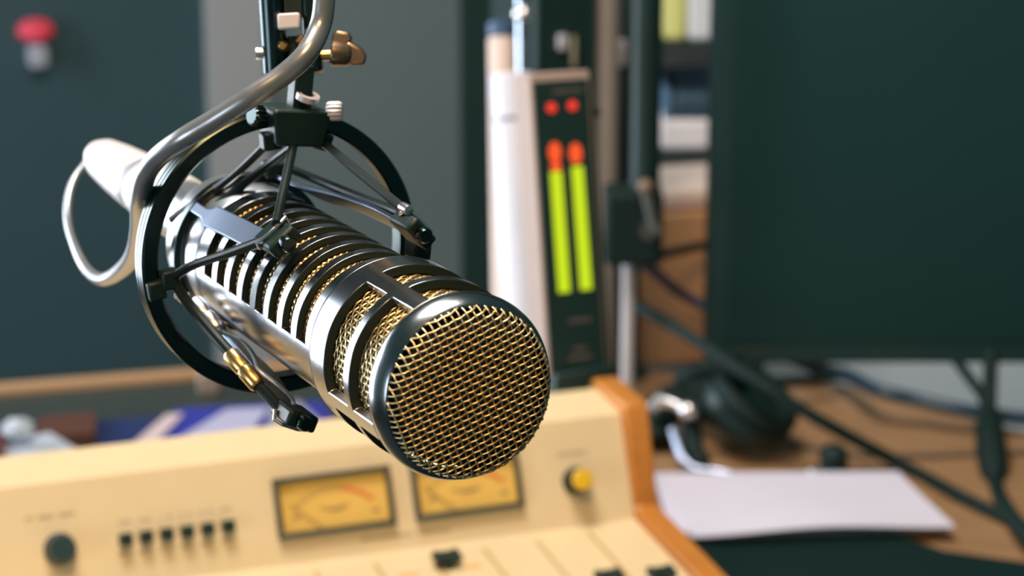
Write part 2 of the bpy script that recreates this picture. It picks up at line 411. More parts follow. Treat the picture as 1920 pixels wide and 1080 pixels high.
# hooks fixed in the ring
for (px, py, s) in ((322, 522, 0.153), (296, 542, 0.154), (600, 268, 0.153), (508, 268, 0.155)):
    p = ML(px, py, s); rad = Vector((p.x-rc.x, p.y-rc.y, 0)).normalized(); M = zto(p, (0, 0, 1), rad)
    mb = MB(); mb.box((-0.0022, -0.0034, -0.003), (0.0040, 0.0034, 0.003), M); mb.build('ring_hook', blackp, sm, bevel=0.0009)
# right hand cord anchor cluster where ring and arm come together
p = ML(786, 452, 0.112); M = zto(p, (0, 0, 1), (1, 0, 0))
mb = MB(); mb.box((-0.0065, -0.003, -0.004), (0.0035, 0.0035, 0.006), M); mb.build('ring_hook', blackp, sm, bevel=0.0014)
p = ML(764, 393, 0.101); mb = MB(); mb.lathe([(0, -0.0015), (0.0015, -0.0013), (0.0018, 0), (0.0018, 0.004), (0, 0.004)], Matrix.Translation(p), 16); mb.build('clip_screw', nickel, sm)
p = ML(514, 318, 0.186); M = zto(p, (0, 0, 1), (1, 0, 0))
mb = MB(); mb.box((-0.003, -0.004, -0.003), (0.003, 0.004, 0.004), M); mb.build('cord_clip', blackp, sm, bevel=0.001)
# suspension block on top of the ring and its two thumb knobs
bc = ML(552, 232, 0.1545)
M = zto(bc, (0, 0, 1), (1, 0, 0))
mb = MB(); mb.prism([(-0.0068, -0.0085), (0.0045, -0.0108), (0.0058, -0.0096), (0.0058, 0.0096), (0.0045, 0.0108), (-0.0068, 0.0085)], 2, -0.0075, 0.0095, M)
mb.build('suspension_block', blackp, sm, bevel=0.001)
mb = MB(); mb.cbox((0.0125, 0.0015, 0.001), (0.016, 0.0068, 0.007), M); mb.build('post', blackp, sm, bevel=0.0006)
def knob(p, d, r, h, m, nm='thumb_knob', flutes=14, par=sm):
    mb = MB(); prof = [(0, 0), (r*0.85, 0), (r, h*0.15), (r, h*0.85), (r*0.85, h), (0, h)]
    mb.lathe(prof, zto(p, d), flutes*4)
    k = len(mb.v); Mi = zto(p, d).inverted(); Mm = zto(p, d); nv_ = []
    for v in mb.v:
        q = Mi @ Vector(v); rr_ = math.hypot(q.x, q.y)
        if rr_ > r*0.8:
            a_ = math.atan2(q.y, q.x); f_ = 1+0.06*math.cos(a_*flutes); q.x *= f_; q.y *= f_
        nv_.append(tuple(Mm @ q))
    mb.v = nv_; return mb.build(nm, m, par)
knob(ML(612, 209, 0.150), Vector((0.15, 1, -0.5)), 0.0032, 0.0055, nickelm)
knob(ML(492, 218, 0.150), Vector((0.1, -1, -0.2)), 0.0036, 0.0045, blackg)
mb = MB(); mb.lathe([(0.0022, 0), (0.0042, 0), (0.0042, 0.002), (0.0022, 0.002)], zto(ML(575, 186, 0.152), (1, 0.1, -0.3)), 24, closed=True); mb.build('washer', nickelm, sm)

# ------------------------------------------------------------------ boom arm end above the mount
BD = 0.845
ba = thing('boom_arm', 'black microphone boom arm end coming down from above with bronze wing nut', 'microphone arm', Matrix.Translation(W(550, 140, BD)))
def bw(px, py, d=BD): return W(px, py, d)
def pbuild(mb, name, m, par, **k):
    o = mb.build(name, m, par, **k); o.data.transform(par.matrix_world.inverted()); return o
axis = (bw(536, -200)-bw(556, 150)).normalized(); right = Vector((1, 0, 0)); 
Mb = zto(bw(556, 150), axis, (1, 0, 0)); u_ = BD/FPX     # one photo pixel at that distance
# back shell, open towards us, with left and right cheeks
mb = MB(); mb.lathe([(0, 10*u_), (20*u_, 10*u_), (23*u_, 16*u_), (25*u_, 300*u_), (0, 300*u_)], Mb @ Matrix.Translation((-38*u_, 0, 0)), 40); pbuild(mb, 'arm_tube', blackg, ba)
mb = MB(); mb.box((18*u_, -0.003, 12*u_), (50*u_, 0.009, 300*u_), Mb); pbuild(mb, 'yoke_cheek', blackg, ba, bevel=0.0018, bseg=3)
mb = MB(); mb.box((-14*u_, 0.002, 40*u_), (20*u_, 0.0092, 84*u_), Mb); mb.box((-14*u_, 0.001, 118*u_), (20*u_, 0.0092, 300*u_), Mb); pbuild(mb, 'yoke_bridge', blackp, ba)
mb = MB(); mb.lathe([(0, -60*u_), (16*u_, -60*u_), (16*u_, 30*u_), (24*u_, 40*u_), (24*u_, 80*u_), (0, 80*u_)], Mb @ Matrix.Translation((0, 0.003, 0)), 32); pbuild(mb, 'spigot', blackp, ba)
mb = MB(); mb.box((-26*u_, -0.0075, 92*u_), (16*u_, -0.0035, 122*u_), Mb); pbuild(mb, 'gap_light', mat('gap_light_white', (0.78, 0.74, 0.76), 0.4), ba, bevel=0.0008)  # pale block stands in for light seen through the yoke gap
for dx, dz in ((-20, 62), (14, 72)):
    mb = MB(); mb.lathe([(0, 0), (0.0011, 0), (0.0019, 0.001), (0.0021, 0.003), (0, 0.003)], Mb @ Matrix.Translation((dx*u_, -0.0055, dz*u_)) @ Matrix.Rotation(-PI/2, 4, 'X') , 20); pbuild(mb, 'brass_screw', brass, ba)
mb = MB(); mb.lathe([(0, 0), (0.0020, 0), (0.0022, 0.001), (0.0022, 0.003), (0, 0.003)], zto(bw(497, 100), (-1, 0, 0)), 20); pbuild(mb, 'rivet', nickel, ba)
# wing nut
mb = MB(); mb.lathe([(0, 0), (0.0020, 0), (0.0020, 0.008), (0, 0.008)], zto(bw(596, 104), (1, 0, 0.03)), 16); pbuild(mb, 'clamp_bolt', brass, ba)
wn = mat('bronze_wing', (0.30, 0.21, 0.14), 0.36, 0.9, scale=300)
mb = MB(); mb.lathe([(0, 0), (0.0046, 0), (0.0040, 0.006), (0.0028, 0.0075), (0, 0.0075)], zto(bw(620, 100), (1, 0, -0.1)), 24)
def plate(pts, th):
    q = [bw(x, y) for x, y in pts]; c_ = MB()
    vs = [p+Vector((0, -th/2, 0)) for p in q] + [p+Vector((0, th/2, 0)) for p in q]; n_ = len(q)
    return vs, [tuple(range(n_)), tuple(range(n_, 2*n_))[::-1]] + [(i, n_+i, n_+(i+1) % n_, (i+1) % n_) for i in range(n_)]
mb.add(*plate([(624, 88), (622, 66), (632, 56), (654, 60), (662, 72), (650, 84), (640, 92)], 0.003))
mb.add(*plate([(636, 92), (654, 76), (676, 88), (688, 104), (684, 120), (662, 122), (648, 112)], 0.004))
pbuild(mb, 'wing_nut', wn, ba, bevel=0.0008)

# ------------------------------------------------------------------ cable and plug
cb = thing('microphone_cable', 'grey cable looping down from the boom arm to the plug behind the microphone', 'cable', Matrix.Translation(W(250, 400, 0.93)))
path = [(604, -140, .79), (608, -60, .79), (608, 0, .79), (600, 50, .79), (575, 100, .785), (530, 142, .785), (470, 182, .785), (400, 226, .79), (340, 262, .795), (297, 294, .805), (272, 330, .815), (264, 380, .83), (262, 430, .86), (252, 476, .89), (226, 508, .93), (192, 524, .96), (163, 506, .99), (142, 466, 1.01), (128, 420, 1.03), (128, 375, 1.042), (140, 335, 1.05), (162, 305, 1.058)]
pts = spline([W(*p) for p in path], 6); nn = len(pts)
rr = []
for i in range(nn):
    f_ = i/nn
    rr.append(0.0036 if f_ < 0.6 else 0.0036-0.0019*min(1, (f_-0.6)/0.22))
mb = MB(); mb.tube(pts, rr, 16); pbuild(mb, 'cable_sheath', cablem, cb)
pm = mat('plug_shell', (0.86, 0.82, 0.82), 0.42, 0.35, scale=100)
Mp = MICF
mb = MB(); mb.lathe([(0, 0.2645), (0.0120, 0.2645), (0.0128, 0.266), (0.0128, 0.302), (0.0120, 0.304), (0.0112, 0.305), (0.0112, 0.313), (0.0118, 0.314), (0.0120, 0.318), (0.0108, 0.345), (0.0092, 0.368), (0.0070, 0.378), (0.0040, 0.383), (0, 0.383)], Mp, 40); pg = pbuild(mb, 'plug', pm, cb)
mb = MB(); mb.box((0.0115, -0.003, 0.284), (0.0138, 0.003, 0.296), Mp)
lb = mb.build('latch_button', pm, pg, bevel=0.0006); lb.data.transform(cb.matrix_world.inverted())
mb = MB(); mb.lathe([(0.0110, 0.3058), (0.0116, 0.3058), (0.0116, 0.3122), (0.0110, 0.3122)], Mp, 40, closed=True); o = mb.build('grey_band', mat('grey_band', (0.25, 0.28, 0.33), 0.5), pg); o.data.transform(cb.matrix_world.inverted())

# ------------------------------------------------------------------ mixing console
REC = math.radians(23)
C0 = W(1192, 972, 1.5)
CM = yframe(C0); CI = CM.inverted()
eU = Vector((0, math.sin(REC), math.cos(REC))); eN = Vector((0, -math.cos(REC), math.sin(REC)))
def plocal(px, py, org, e1, e2):
    """photo pixel to coordinates on a console plane."""
    n_ = e1.cross(e2); o = CI @ CAM0; d = CI.to_3x3() @ ray(px, py); t = (org-o).dot(n_)/d.dot(n_); q = o+d*t-org
    return q.dot(e1), q.dot(e2)
X1 = Vector((1, 0, 0)); Z0 = Vector((0, 0, 0))
def pan(px, py): return plocal(px, py, Z0, X1, eU)
FT = math.radians(4); eF = Vector((0, -math.cos(FT), -math.sin(FT))); eFN = X1.cross(eF) * -1
def fad(px, py): return plocal(px, py, Z0, X1, eF)
cream = mat('cream_enamel', (0.77, 0.615, 0.365), 0.42, scale=60, vary=0.03)
cream2 = mat('cream_enamel_top', (0.78, 0.61, 0.42), 0.40, scale=60, vary=0.03)
walnut = mat('orange_wood', (0.52, 0.20, 0.035), 0.38, scale=22, vary=0.25, stretch=(6, 1, 6), coat=0.2)
con = thing('mixing_console', 'cream broadcast mixing console with wooden side, buttons and two meters', 'mixing console', CM)
zb = DZ - C0.z + 0.0005
Hp = 0.0655; ft_l = 0.30
tp = eU*Hp                                        # front top edge of the meter panel
LX = -0.62; RX = 0.0
prof = [(0, 0), (tp.y, tp.z), (tp.y+0.003, tp.z+0.0016), (tp.y+0.042, tp.z+0.004), (tp.y+0.046, tp.z+0.001), (tp.y+0.046, zb), (-ft_l*math.cos(FT), zb), (-ft_l*math.cos(FT), -ft_l*math.sin(FT))]
mb = MB(); mb.prism(prof, 0, LX, RX); mb.build('housing', cream, con, bevel=0.0012)
# wooden cheek
ck = [(0.003, 0.0055), (tp.y-0.006, tp.z+0.0035), (tp.y-0.002, tp.z+0.0075), (tp.y+0.048, tp.z+0.0085), (tp.y+0.054, tp.z+0.003), (tp.y+0.054, zb), (-ft_l-0.01, zb), (-ft_l-0.01, -ft_l*math.sin(FT)+0.005)]
mb = MB(); mb.prism(ck, 0, RX, RX+0.0165); mb.build('wooden_cheek', walnut, con, bevel=0.0016)
mb = MB(); mb.prism(ck, 0, LX-0.0165, LX); mb.build('wooden_cheek', walnut, con, bevel=0.0016)
def pbox(mb, x0, x1, h0, h1, n0, n1, mi=0, e2=eU, nn_=eN):
    vs = [X1*x + e2*h + nn_*q for q in (n0, n1) for x, h in ((x0, h0), (x1, h0), (x1, h1), (x0, h1))]
    fs = [(0,3,2,1),(4,5,6,7),(0,1,5,4),(1,2,6,5),(2,3,7,6),(3,0,4,7)]
    if X1.cross(e2).dot(nn_) < 0: fs = [f[::-1] for f in fs]
    return mb.add(vs, fs, mi)
def frame4(mb, x0, x1, h0, h1, w, n0, n1):
    pbox(mb, x0, x1, h0, h0+w, n0, n1); pbox(mb, x0, x1, h1-w, h1, n0, n1); pbox(mb, x0, x0+w, h0+w, h1-w, n0, n1); pbox(mb, x1-w, x1, h0+w, h1-w, n0, n1)
framem = mat('meter_frame', (0.055, 0.062, 0.045), 0.5)
face = mat('amber_meter_face', (0.72, 0.46, 0.10), 0.5, scale=30, emit=(1.0, 0.55, 0.10), estr=0.07)
inkm = mat('brown_ink', (0.30, 0.19, 0.09), 0.6); redm = mat('red_ink', (0.72, 0.17, 0.05), 0.6)
ink2 = mat('legend_ink', (0.44, 0.33, 0.20), 0.7)
glassm = bpy.data.materials.new('meter_glass'); glassm.use_nodes = True
g = glassm.node_tree.nodes['Principled BSDF']; g.inputs['Base Color'].default_value = (1, 1, 1, 1); g.inputs['Roughness'].default_value = 0.05; g.inputs['Transmission Weight'].default_value = 1; g.inputs['IOR'].default_value = 1.05
def meter(x0, x1, h0, h1):
    mb = MB(); frame4(mb, x0, x1, h0, h1, 0.0032, 0.0, 0.0052); m_ = mb.build('level_meter', framem, con, bevel=0.0006)
    mb = MB(); pbox(mb, x0+.0032, x1-.0032, h0+.0032, h1-.0032, 0.0, 0.0012); mb.build('meter_face', face, m_)
    cx = (x0+x1)/2; cy = h0-0.004; Rr = 0.029
    def P(a_, r_): return cx + r_*math.sin(a_)*1.12, cy + r_*math.cos(a_)
    def quad(mb, p, q, w, n0, n1):
        dx, dy = q[0]-p[0], q[1]-p[1]; l_ = math.hypot(dx, dy); ox, oy = -dy/l_*w/2, dx/l_*w/2
        vs = [X1*a_ + eU*b_ + eN*n_ for n_ in (n0, n1) for a_, b_ in ((p[0]+ox, p[1]+oy), (p[0]-ox, p[1]-oy), (q[0]-ox, q[1]-oy), (q[0]+ox, q[1]+oy))]
        mb.add(vs, [(0,1,2,3),(7,6,5,4),(0,4,5,1),(1,5,6,2),(2,6,7,3),(3,7,4,0)])
    mb = MB(); mr_ = MB()
    for k in range(15):
        a_ = math.radians(-44+k*5.0*1.02); a2 = a_
        if k < 11: quad(mb, P(a_, Rr), P(a_, Rr+(0.0042 if k % 2 == 0 else 0.0028)), 0.0006, 0.0012, 0.0014)
    for k in range(12):
        a_ = math.radians(-44+k*4.3); b_ = math.radians(-44+(k+1)*4.3); quad(mb, P(a_, Rr), P(b_, Rr), 0.0004, 0.0012, 0.0014)
    for k in range(5):
        a_ = math.radians(9+k*7.2); b_ = math.radians(9+(k+1)*7.2); quad(mr_, P(a_, Rr+0.0006), P(b_, Rr+0.0006), 0.0022, 0.0012, 0.00145)
    for k in (1, 3, 5):
        a_ = math.radians(9+k*7.2); quad(mr_, P(a_, Rr), P(a_, Rr+0.0035), 0.0007, 0.0012, 0.0014)
    # small dark curved plate at the pivot and two side marks
    for k in range(-3, 3): quad(mb, (cx+k*0.003, h0+0.0135+0.00025*k*k), (cx+(k+1)*0.003, h0+0.0135+0.00025*(k+1)**2), 0.0022 if abs(k) < 2 else 0.0011, 0.0012, 0.0014)
    quad(mb, (x0+0.010, h0+0.0115), (x0+0.015, h0+0.0115), 0.0018, 0.0012, 0.0014); quad(mb, (x1-0.013, h0+0.010), (x1-0.009, h0+0.010), 0.0018, 0.0012, 0.0014)
    mb.build('scale_marks', inkm, m_); mr_.build('red_zone', redm, m_)
    mb = MB(); quad(mb, P(math.radians(-46), 0.010), P(math.radians(-46), Rr+0.004), 0.0005, 0.002, 0.0024); mb.build('needle', inkm, m_)
    return m_
meter(-0.2263, -0.1540, 0.0160, 0.0516); meter(-0.1413, -0.0723, 0.0165, 0.0516)
kn = mat('slate_knob', (0.018, 0.045, 0.050), 0.4, scale=90)
yel = mat('yellow_cap', (0.80, 0.50, 0.02), 0.4)
def pknob(px, py, r, h, m, cap=None):
    x, hh = pan(px, py); M = zto(X1*x+eU*hh, eN, X1)
    mb = MB(); mb.lathe([(0, 0), (r*1.05, 0), (r*1.08, h*0.12), (r*0.96, h*0.2), (r*0.9, h*0.9), (r*0.8, h), (0, h)], M, 48)
    k_ = mb.build('control_knob', m, con)
    if cap:
        mb = MB(); mb.lathe([(0, h), (r*0.82, h), (r*0.82, h+0.0016), (r*0.7, h+0.0024), (0, h+0.0026)], M, 40); c_ = mb.build('knob_cap', cap, k_); c_['label'] = 'yellow cap on the black knob'
    return k_
pknob(112, 1030, 0.0088, 0.014, kn)
pknob(1078, 902, 0.0080, 0.013, blackp, yel)
for i in range(6):
    px = 234+i*38.3; py = 1012-i*5.0
    x, hh = pan(px, py)
    mb = MB(); pbox(mb, x-0.0037, x+0.0037, hh-0.0036, hh+0.0036, 0, 0.0075); mb.build('push_button', blackp, con, bevel=0.0008)
# little printed legends, too soft to read in the photograph
def legend(px0, py0, px1, py1, h, n_, plane_=pan, e2=eU, nn_=eN):
    x0, a_ = plane_(px0, py0); x1, b_ = plane_(px1, py1); mb = MB(); w = (x1-x0)/n_
    for k in range(n_):
        if random.random() < 0.12: continue
        q = a_+(b_-a_)*k/n_; pbox(mb, x0+w*k, x0+w*(k+random.uniform(0.55, 0.85)), q-h/2, q+h/2, 0.0, 0.0002, e2=e2, nn_=nn_)
    mb.build('printed_legend', ink2, con)
legend(48, 974, 142, 962, 0.0024, 12)
legend(678, 1012, 845, 993, 0.0022, 22)
legend(1030, 855, 1098, 846, 0.0020, 10)
for i in range(6): legend(222+i*38.3, 980-i*5, 246+i*38.3, 977-i*5, 0.0016, 3)
for i in range(6): legend(222+i*38.3, 1040-i*5, 246+i*38.3, 1037-i*5, 0.0022, 4)
slotm = mat('fader_slot', (0.50, 0.34, 0.12), 0.7)
def fbox(mb, x0, x1, y0, y1, z0_, z1_): return pbox(mb, x0, x1, y0, y1, z0_, z1_, e2=eF, nn_=eFN)
if eFN.z < 0: eFN = -eFN
for px, py in ((480, 1092), (591, 1073), (702, 1057), (808, 1043), (907, 1029), (1006, 1014), (1103, 997)):
    x, y = fad(px, py); mb = MB(); fbox(mb, x-0.0011, x+0.0011, y, y+0.11, 0, 0.0003); s_ = mb.build('fader_slot', slotm, con)
for px, py in ((838, 1062), (1240, 1092), (1142, 1098), (612, 1130)):
    x, y = fad(px, py); M = zto(X1*x+eF*y+eFN*0.0, eFN, X1)
    mb = MB(); mb.box((-0.0022, -0.006, 0.0), (0.0022, 0.006, 0.0045), M)
    fk = mb.build('fader_cap', blackp, con, bevel=0.001)
    mb = MB(); mb.prism([(-0.0085, 0.0045), (0.0085, 0.0045), (0.0075, 0.0095), (0.0030, 0.0082), (-0.0030, 0.0082), (-0.0075, 0.0095)], 1, -0.0055, 0.0055, M); mb.build('finger_rest', blackp, fk, bevel=0.0009)
x, y = fad(886, 1062); mb = MB(); fbox(mb, x-0.005, x+0.005, y-0.0015, y+0.0015, 0, 0.0004); mb.build('orange_mark', mat('orange_ink', (0.75, 0.42, 0.10), 0.6), con)
x, y = fad(770, 1078); mb = MB(); fbox(mb, x-0.007, x+0.005, y-0.0015, y+0.0015, 0, 0.0004); mb.build('orange_mark', MATS['orange_ink'], con)

# ------------------------------------------------------------------ level indicator tower on the console
topz = tp.z+0.004
TW = thing('led_level_meter', 'upright black level indicator with green bars and red lights standing on the console', 'level meter')
tb = W(1092, 742, 1.565)
TR = math.radians(11)
M = yframe(tb) @ Matrix.Rotation(-TR, 4, 'X')
TW.matrix_world = M; TI = M.inverted()
def tw(px, py):
    o = TI @ CAM0; d = TI.to_3x3() @ ray(px, py); t = -o.y/d.y; q = o+d*t; return q.x, q.z
xl = tw(1040, 690)[0]; xr = tw(1130, 680)[0]; zt = tw(1050, 135)[1]; z_b = tw(1090, 700)[1]
casing = mat('pale_pink_casing', (0.50, 0.40, 0.35), 0.5); casing_t = mat('tan_casing', (0.40, 0.30, 0.25), 0.5)
mb = MB(); mb.box((xl-0.0046, 0.001, z_b), (xr+0.0035, 0.030, zt)); mb.build('casing', casing_t, TW, bevel=0.001)
mb = MB(); mb.box((xl-0.0028, -0.0010, z_b), (xr+0.0015, 0.0012, zt-0.0052)); fp = mb.build('front_panel', blackp, TW, bevel=0.0004)
mb = MB(); mb.box((xr+0.0036, 0.002, z_b), (xr+0.0062, 0.028, zt-0.02)); mb.build('side_plate', blackp, TW)
bx = tw(1035, 742)[0]; bx1 = tw(1148, 742)[0]
mb = MB(); mb.prism([(bx, 0), (bx1, 0), (bx1, z_b-0.002), (xr+0.004, z_b+0.004), (xl-0.002, z_b+0.002), (bx, z_b-0.002)], 1, -0.008, 0.034); mb.build('base', blackp, TW, bevel=0.001)
def led(name, col, st): return mat(name, (0.02, 0.02, 0.02), 0.5, emit=col, estr=st, vary=0)
redl = led('red_led', (1.0, 0.035, 0.015), 1.0); orl = led('orange_led', (1.0, 0.085, 0.008), 1.05); grl = led('green_led', (0.62, 0.82, 0.0), 0.95)
def oval(px, py, rx, rz, m, nm):
    x, z = tw(px, py); mb = MB(); n_ = 28
    vs = [(x+rx*math.cos(2*PI*k/n_), y_, z+rz*math.sin(2*PI*k/n_)) for y_ in (-0.0010, -0.0016) for k in range(n_)]
    mb.add(vs, [tuple(range(n_, 2*n_))[::-1]] + [(k, (k+1) % n_, n_+(k+1) % n_, n_+k)[::-1] for k in range(n_)]); mb.build(nm, m, TW)
oval(1032.5, 202, 0.0032, 0.0032, redl, 'red_light'); oval(1072, 198, 0.0032, 0.0032, redl, 'red_light')
oval(1039, 286, 0.0042, 0.0068, orl, 'orange_light'); oval(1078, 288, 0.0042, 0.0068, orl, 'orange_light')
oval(1041, 313, 0.0036, 0.0030, orl, 'orange_light')
def bar(p, q, w, nm):
    (x0, z0_), (x1, z1_) = tw(*p), tw(*q); mb = MB(); vs = []
    for y_ in (-0.0010, -0.0015):
        vs += [(x0-w, y_, z0_), (x0+w, y_, z0_), (x1+w, y_, z1_), (x1-w, y_, z1_)]
    mb.add(vs, [(4,5,6,7)[::-1], (0,1,5,4)[::-1], (1,2,6,5)[::-1], (2,3,7,6)[::-1], (3,0,4,7)[::-1]]); mb.build(nm, grl, TW)
bar((1041, 322), (1057, 548), 0.0040, 'green_bar'); bar((1081, 312), (1098, 543), 0.0040, 'green_bar')
faint = mat('faint_print', (0.11, 0.09, 0.075), 0.6)
for (a_, b_, c_) in ((1036, 172, 1092), (1066, 602, 1108), (1074, 655, 1100), (1066, 672, 1110)):
    x0, z = tw(a_, b_); x1, _ = tw(c_, b_); mb = MB(); n_ = 6; w = (x1-x0)/n_
    for k in range(n_): mb.box((x0+w*k, -0.0012, z-0.0012), (x0+w*(k+0.72), -0.0009, z+0.0012))
    mb.build('printed_mark', faint, TW)
x, z = tw(1108, 212); mb = MB(); mb.lathe([(0, 0), (0.0035, 0), (0.0035, 0.006), (0, 0.006)], zto((xr+0.0060, 0.010, z), (1, 0, 0)), 20); mb.build('side_screw', blackp, TW)

# ------------------------------------------------------------------ things around the tower
white = mat('white_plastic', (0.68, 0.70, 0.80), 0.38, scale=30)
blue = mat('navy_blue_plastic', (0.035, 0.085, 0.17), 0.45); 
def standing(px_b, py_b, d, px_t, py_t):
    b_ = W(px_b, py_b, d); t_ = W(px_t, py_t, d+0.0); return b_, t_
# leaning white flask; its foot is on the desk behind the console
def leaning(name, label, cat, bot, top, d, parts, group=None):
    """A round upright thing whose axis runs through two photo points at distance d and carries on to the desk."""
    a_, b_ = W(*bot, d), W(*top, d); dr = (b_-a_).normalized(); k_ = (a_.z-DZ-0.002)/dr.z; foot = a_-dr*k_; M_ = zto(foot, dr, (1, 0, 0))
    t_ = thing(name, label, cat, M_, group); H = (b_-foot).length
    for nm, m_, prof_ in parts(H): MB().lathe(prof_, None, 40).build(nm, m_, t_)
    return t_
u2 = 1.72/FPX
leaning('thermos_flask', 'tall white cylindrical flask with a dark seam under its lid, left of the level indicator', 'flask', (991, 640), (959, 138), 1.72, lambda H: [
    ('body', white, [(0, 0), (47*u2, 0), (49*u2, 0.003), (43*u2, H-90*u2), (0, H-90*u2)]),
    ('seam', mat('seam_grey', (0.16, 0.18, 0.19), 0.5), [(0, H-90*u2), (39*u2, H-90*u2), (39*u2, H-83*u2), (0, H-83*u2)]),
    ('lid', white, [(0, H-83*u2), (42*u2, H-83*u2), (42*u2, H-6*u2), (36*u2, H), (0, H)])])
u3 = 1.86/FPX
cupm = mat('beige_plastic', (0.62, 0.50, 0.43), 0.5)
leaning('spray_bottle', 'slim beige bottle with a blue cap behind the white flask', 'bottle', (944, 300), (940, 40), 1.86, lambda H: [
    ('body', cupm, [(0, 0), (26*u3, 0), (26*u3, H-34*u3), (22*u3, H-28*u3), (0, H-28*u3)]),
    ('cap', blue, [(0, H-28*u3), (26*u3, H-28*u3), (26*u3, H-4*u3), (22*u3, H), (0, H)])])
# chrome tube with a bright ball end
u4 = 1.88/FPX
leaning('chrome_rod', 'thin chrome rod with a ball joint behind the flask, cut by the top edge', 'rod', (985, 400), (980, -60), 1.88, lambda H: [
    ('rod', mat('chrome', (0.45, 0.52, 0.60), 0.2, 1.0), [(0, 0), (14*u4, 0), (14*u4, H), (0, H)]),
    ('ball_joint', nickel, [(0, H-104*u4)] + [(19*u4*math.sin(PI*k/12), H-86*u4-18*u4*math.cos(PI*k/12)) for k in range(1, 12)] + [(0, H-68*u4)])])
# black loudspeaker-like box behind the tower
def upbox(name, label, cat, x0, x1, ytop, d, depth, m, yaw=YAW, parts=None, base=None, bev=0.004):
    """Box standing on height base, front face through photo columns x0..x1 at distance d."""
    a_ = W(x0, 540, d); b_ = W(x1, 540, d); base = DZ if base is None else base
    r_ = ray((x0+x1)/2, ytop); z1_ = CAMZ + r_.z*(((a_.y+b_.y)/2)/r_.y)
    c_ = (a_+b_)/2; c_.z = base; w = (b_-a_).length
    t_ = thing(name, label, cat, Matrix.Translation(c_) @ Matrix.Rotation(yaw, 4, 'Z'))
    return t_, w/math.cos(yaw), z1_-base
t, w, h = upbox('black_speaker', 'black upright box behind the level indicator with small bright controls', 'speaker', 1002, 1106, -60, 2.03, 0.1, None)
mb = MB(); mb.box((-w/2, 0, 0), (w/2, 0.11, h)); mb.build('cabinet', blackp, t, bevel=0.003)
TIv = t.matrix_world.inverted()
def onface(px, py):
    o = TIv @ CAM0; d = TIv.to_3x3() @ ray(px, py); k_ = -o.y/d.y; q = o+d*k_; return q.x, q.z
for px, py, wx, hz, m_ in ((1052, 78, 9, 14, nickelm), (1073, 95, 4, 28, mat('dim_gold', (0.30, 0.27, 0.18), 0.5))):
    x, z = onface(px, py); u5 = 2.0/FPX; mb = MB(); mb.box((x-wx*u5, -0.006, z-hz*u5), (x+wx*u5, 0.0, z+hz*u5)); mb.build('control', m_, t, bevel=0.001)
# poles
def pole(name, label, cat, px, d, r, m, ytop=-120, base=DZ, extras=None, lean=0):
    p = W(px, 540, d); p.z = base; r_ = ray(px, ytop); zt_ = CAMZ + r_.z*(p.y/r_.y)
    t_ = thing(name, label, cat, Matrix.Translation(p)); h_ = zt_-base
    MB().lathe([(0, 0), (r, 0), (r, h_), (0, h_)], None, 32).build('pole', m, t_)
    MB().lathe([(0, 0), (r*1.8, 0), (r*1.8, 0.006), (r*1.1, 0.010), (0, 0.010)], None, 32).build('foot', m, t_)
    return t_, h_
tan = mat('taupe_metal', (0.27, 0.24, 0.205), 0.45); greym = mat('grey_metal', (0.33, 0.32, 0.33), 0.4)
pole('taupe_pole', 'taupe upright pole just right of the level indicator', 'pole', 1134, 2.06, 0.0095, tan)
pole('slate_pole', 'bluish dark pole with small pale fittings between taupe and black poles', 'pole', 1172, 2.14, 0.012, mat('slate_metal', (0.018, 0.040, 0.040), 0.5))
p = W(1178, 540, 1.95); p.z = DZ
bcl = mat('clamp_black', (0.006, 0.019, 0.017), 0.7, spec=0.2)
ms = thing('arm_stand', 'black stand tube with lever clamp on a thin pale post beside the cardboard box', 'stand', Matrix.Translation(p))
MS = ms.matrix_world.translation
def zat(py, d_y): r_ = ray(1200, py); return CAMZ + r_.z*(d_y/r_.y)
zc0, zc1 = zat(486, MS.y)-DZ, zat(350, MS.y)-DZ
dx_ = 28*1.95/FPX
pgm = mat('pale_grey_metal', (0.55, 0.53, 0.53), 0.4)
MB().lathe([(0, 0), (0.0052, 0), (0.0052, zc0+0.01), (0, zc0+0.01)], None, 32).build('lower_post', pgm, ms)
MB().lathe([(0, 0), (0.012, 0), (0.012, 0.005), (0.007, 0.009), (0, 0.009)], None, 32).build('foot', blackp, ms)
MB().lathe([(0, zc0+0.02), (0.0120, zc0+0.02), (0.0120, 0.62), (0, 0.62)], Matrix.Translation((dx_, 0, 0)), 40).build('upper_tube', blackp, ms)
mb = MB(); mb.box((-0.020, -0.022, zc0), (0.026, 0.018, zc1)); cl = mb.build('clamp', bcl, ms, bevel=0.004)
lv = [W(1208, 352, 1.90), W(1216, 385, 1.90), W(1222, 415, 1.90), W(1234, 436, 1.90)]
mb = MB(); mb.tube([MS*-1+p for p in lv], 0.0036, 12); mb.build('lever', mat('dull_lever', (0.07, 0.075, 0.07), 0.5), cl)
mb = MB(); mb.lathe([(0, -0.006)]+[(0.006*math.sin(PI*k/10), -0.006*math.cos(PI*k/10)) for k in range(1, 10)]+[(0, 0.006)], Matrix.Translation(W(1210, 350, 1.90)-MS), 20); mb.build('lever_knob', mat('tan_knob', (0.22, 0.15, 0.10), 0.5), cl)
mb = MB(); mb.lathe([(0, 0), (0.008, 0), (0.009, 0.004), (0.008, 0.012), (0, 0.012)], zto(W(1218, 425, 1.925)-MS, (0, -1, 0)), 24); mb.build('clamp_knob', mat('dull_lever', (0.1, 0.1, 0.1)), cl)
# small pale fitting on the slate pole
o = [q for q in COL.objects if q.name.startswith('slate_pole')][0]
zz = zat(95, o.location.y)-DZ; mb = MB(); mb.box((-0.0105, -0.015, zz-0.012), (-0.002, -0.010, zz+0.012)); mb.build('fitting', mat('lilac_grey', (0.55, 0.52, 0.55), 0.4), o, bevel=0.002)

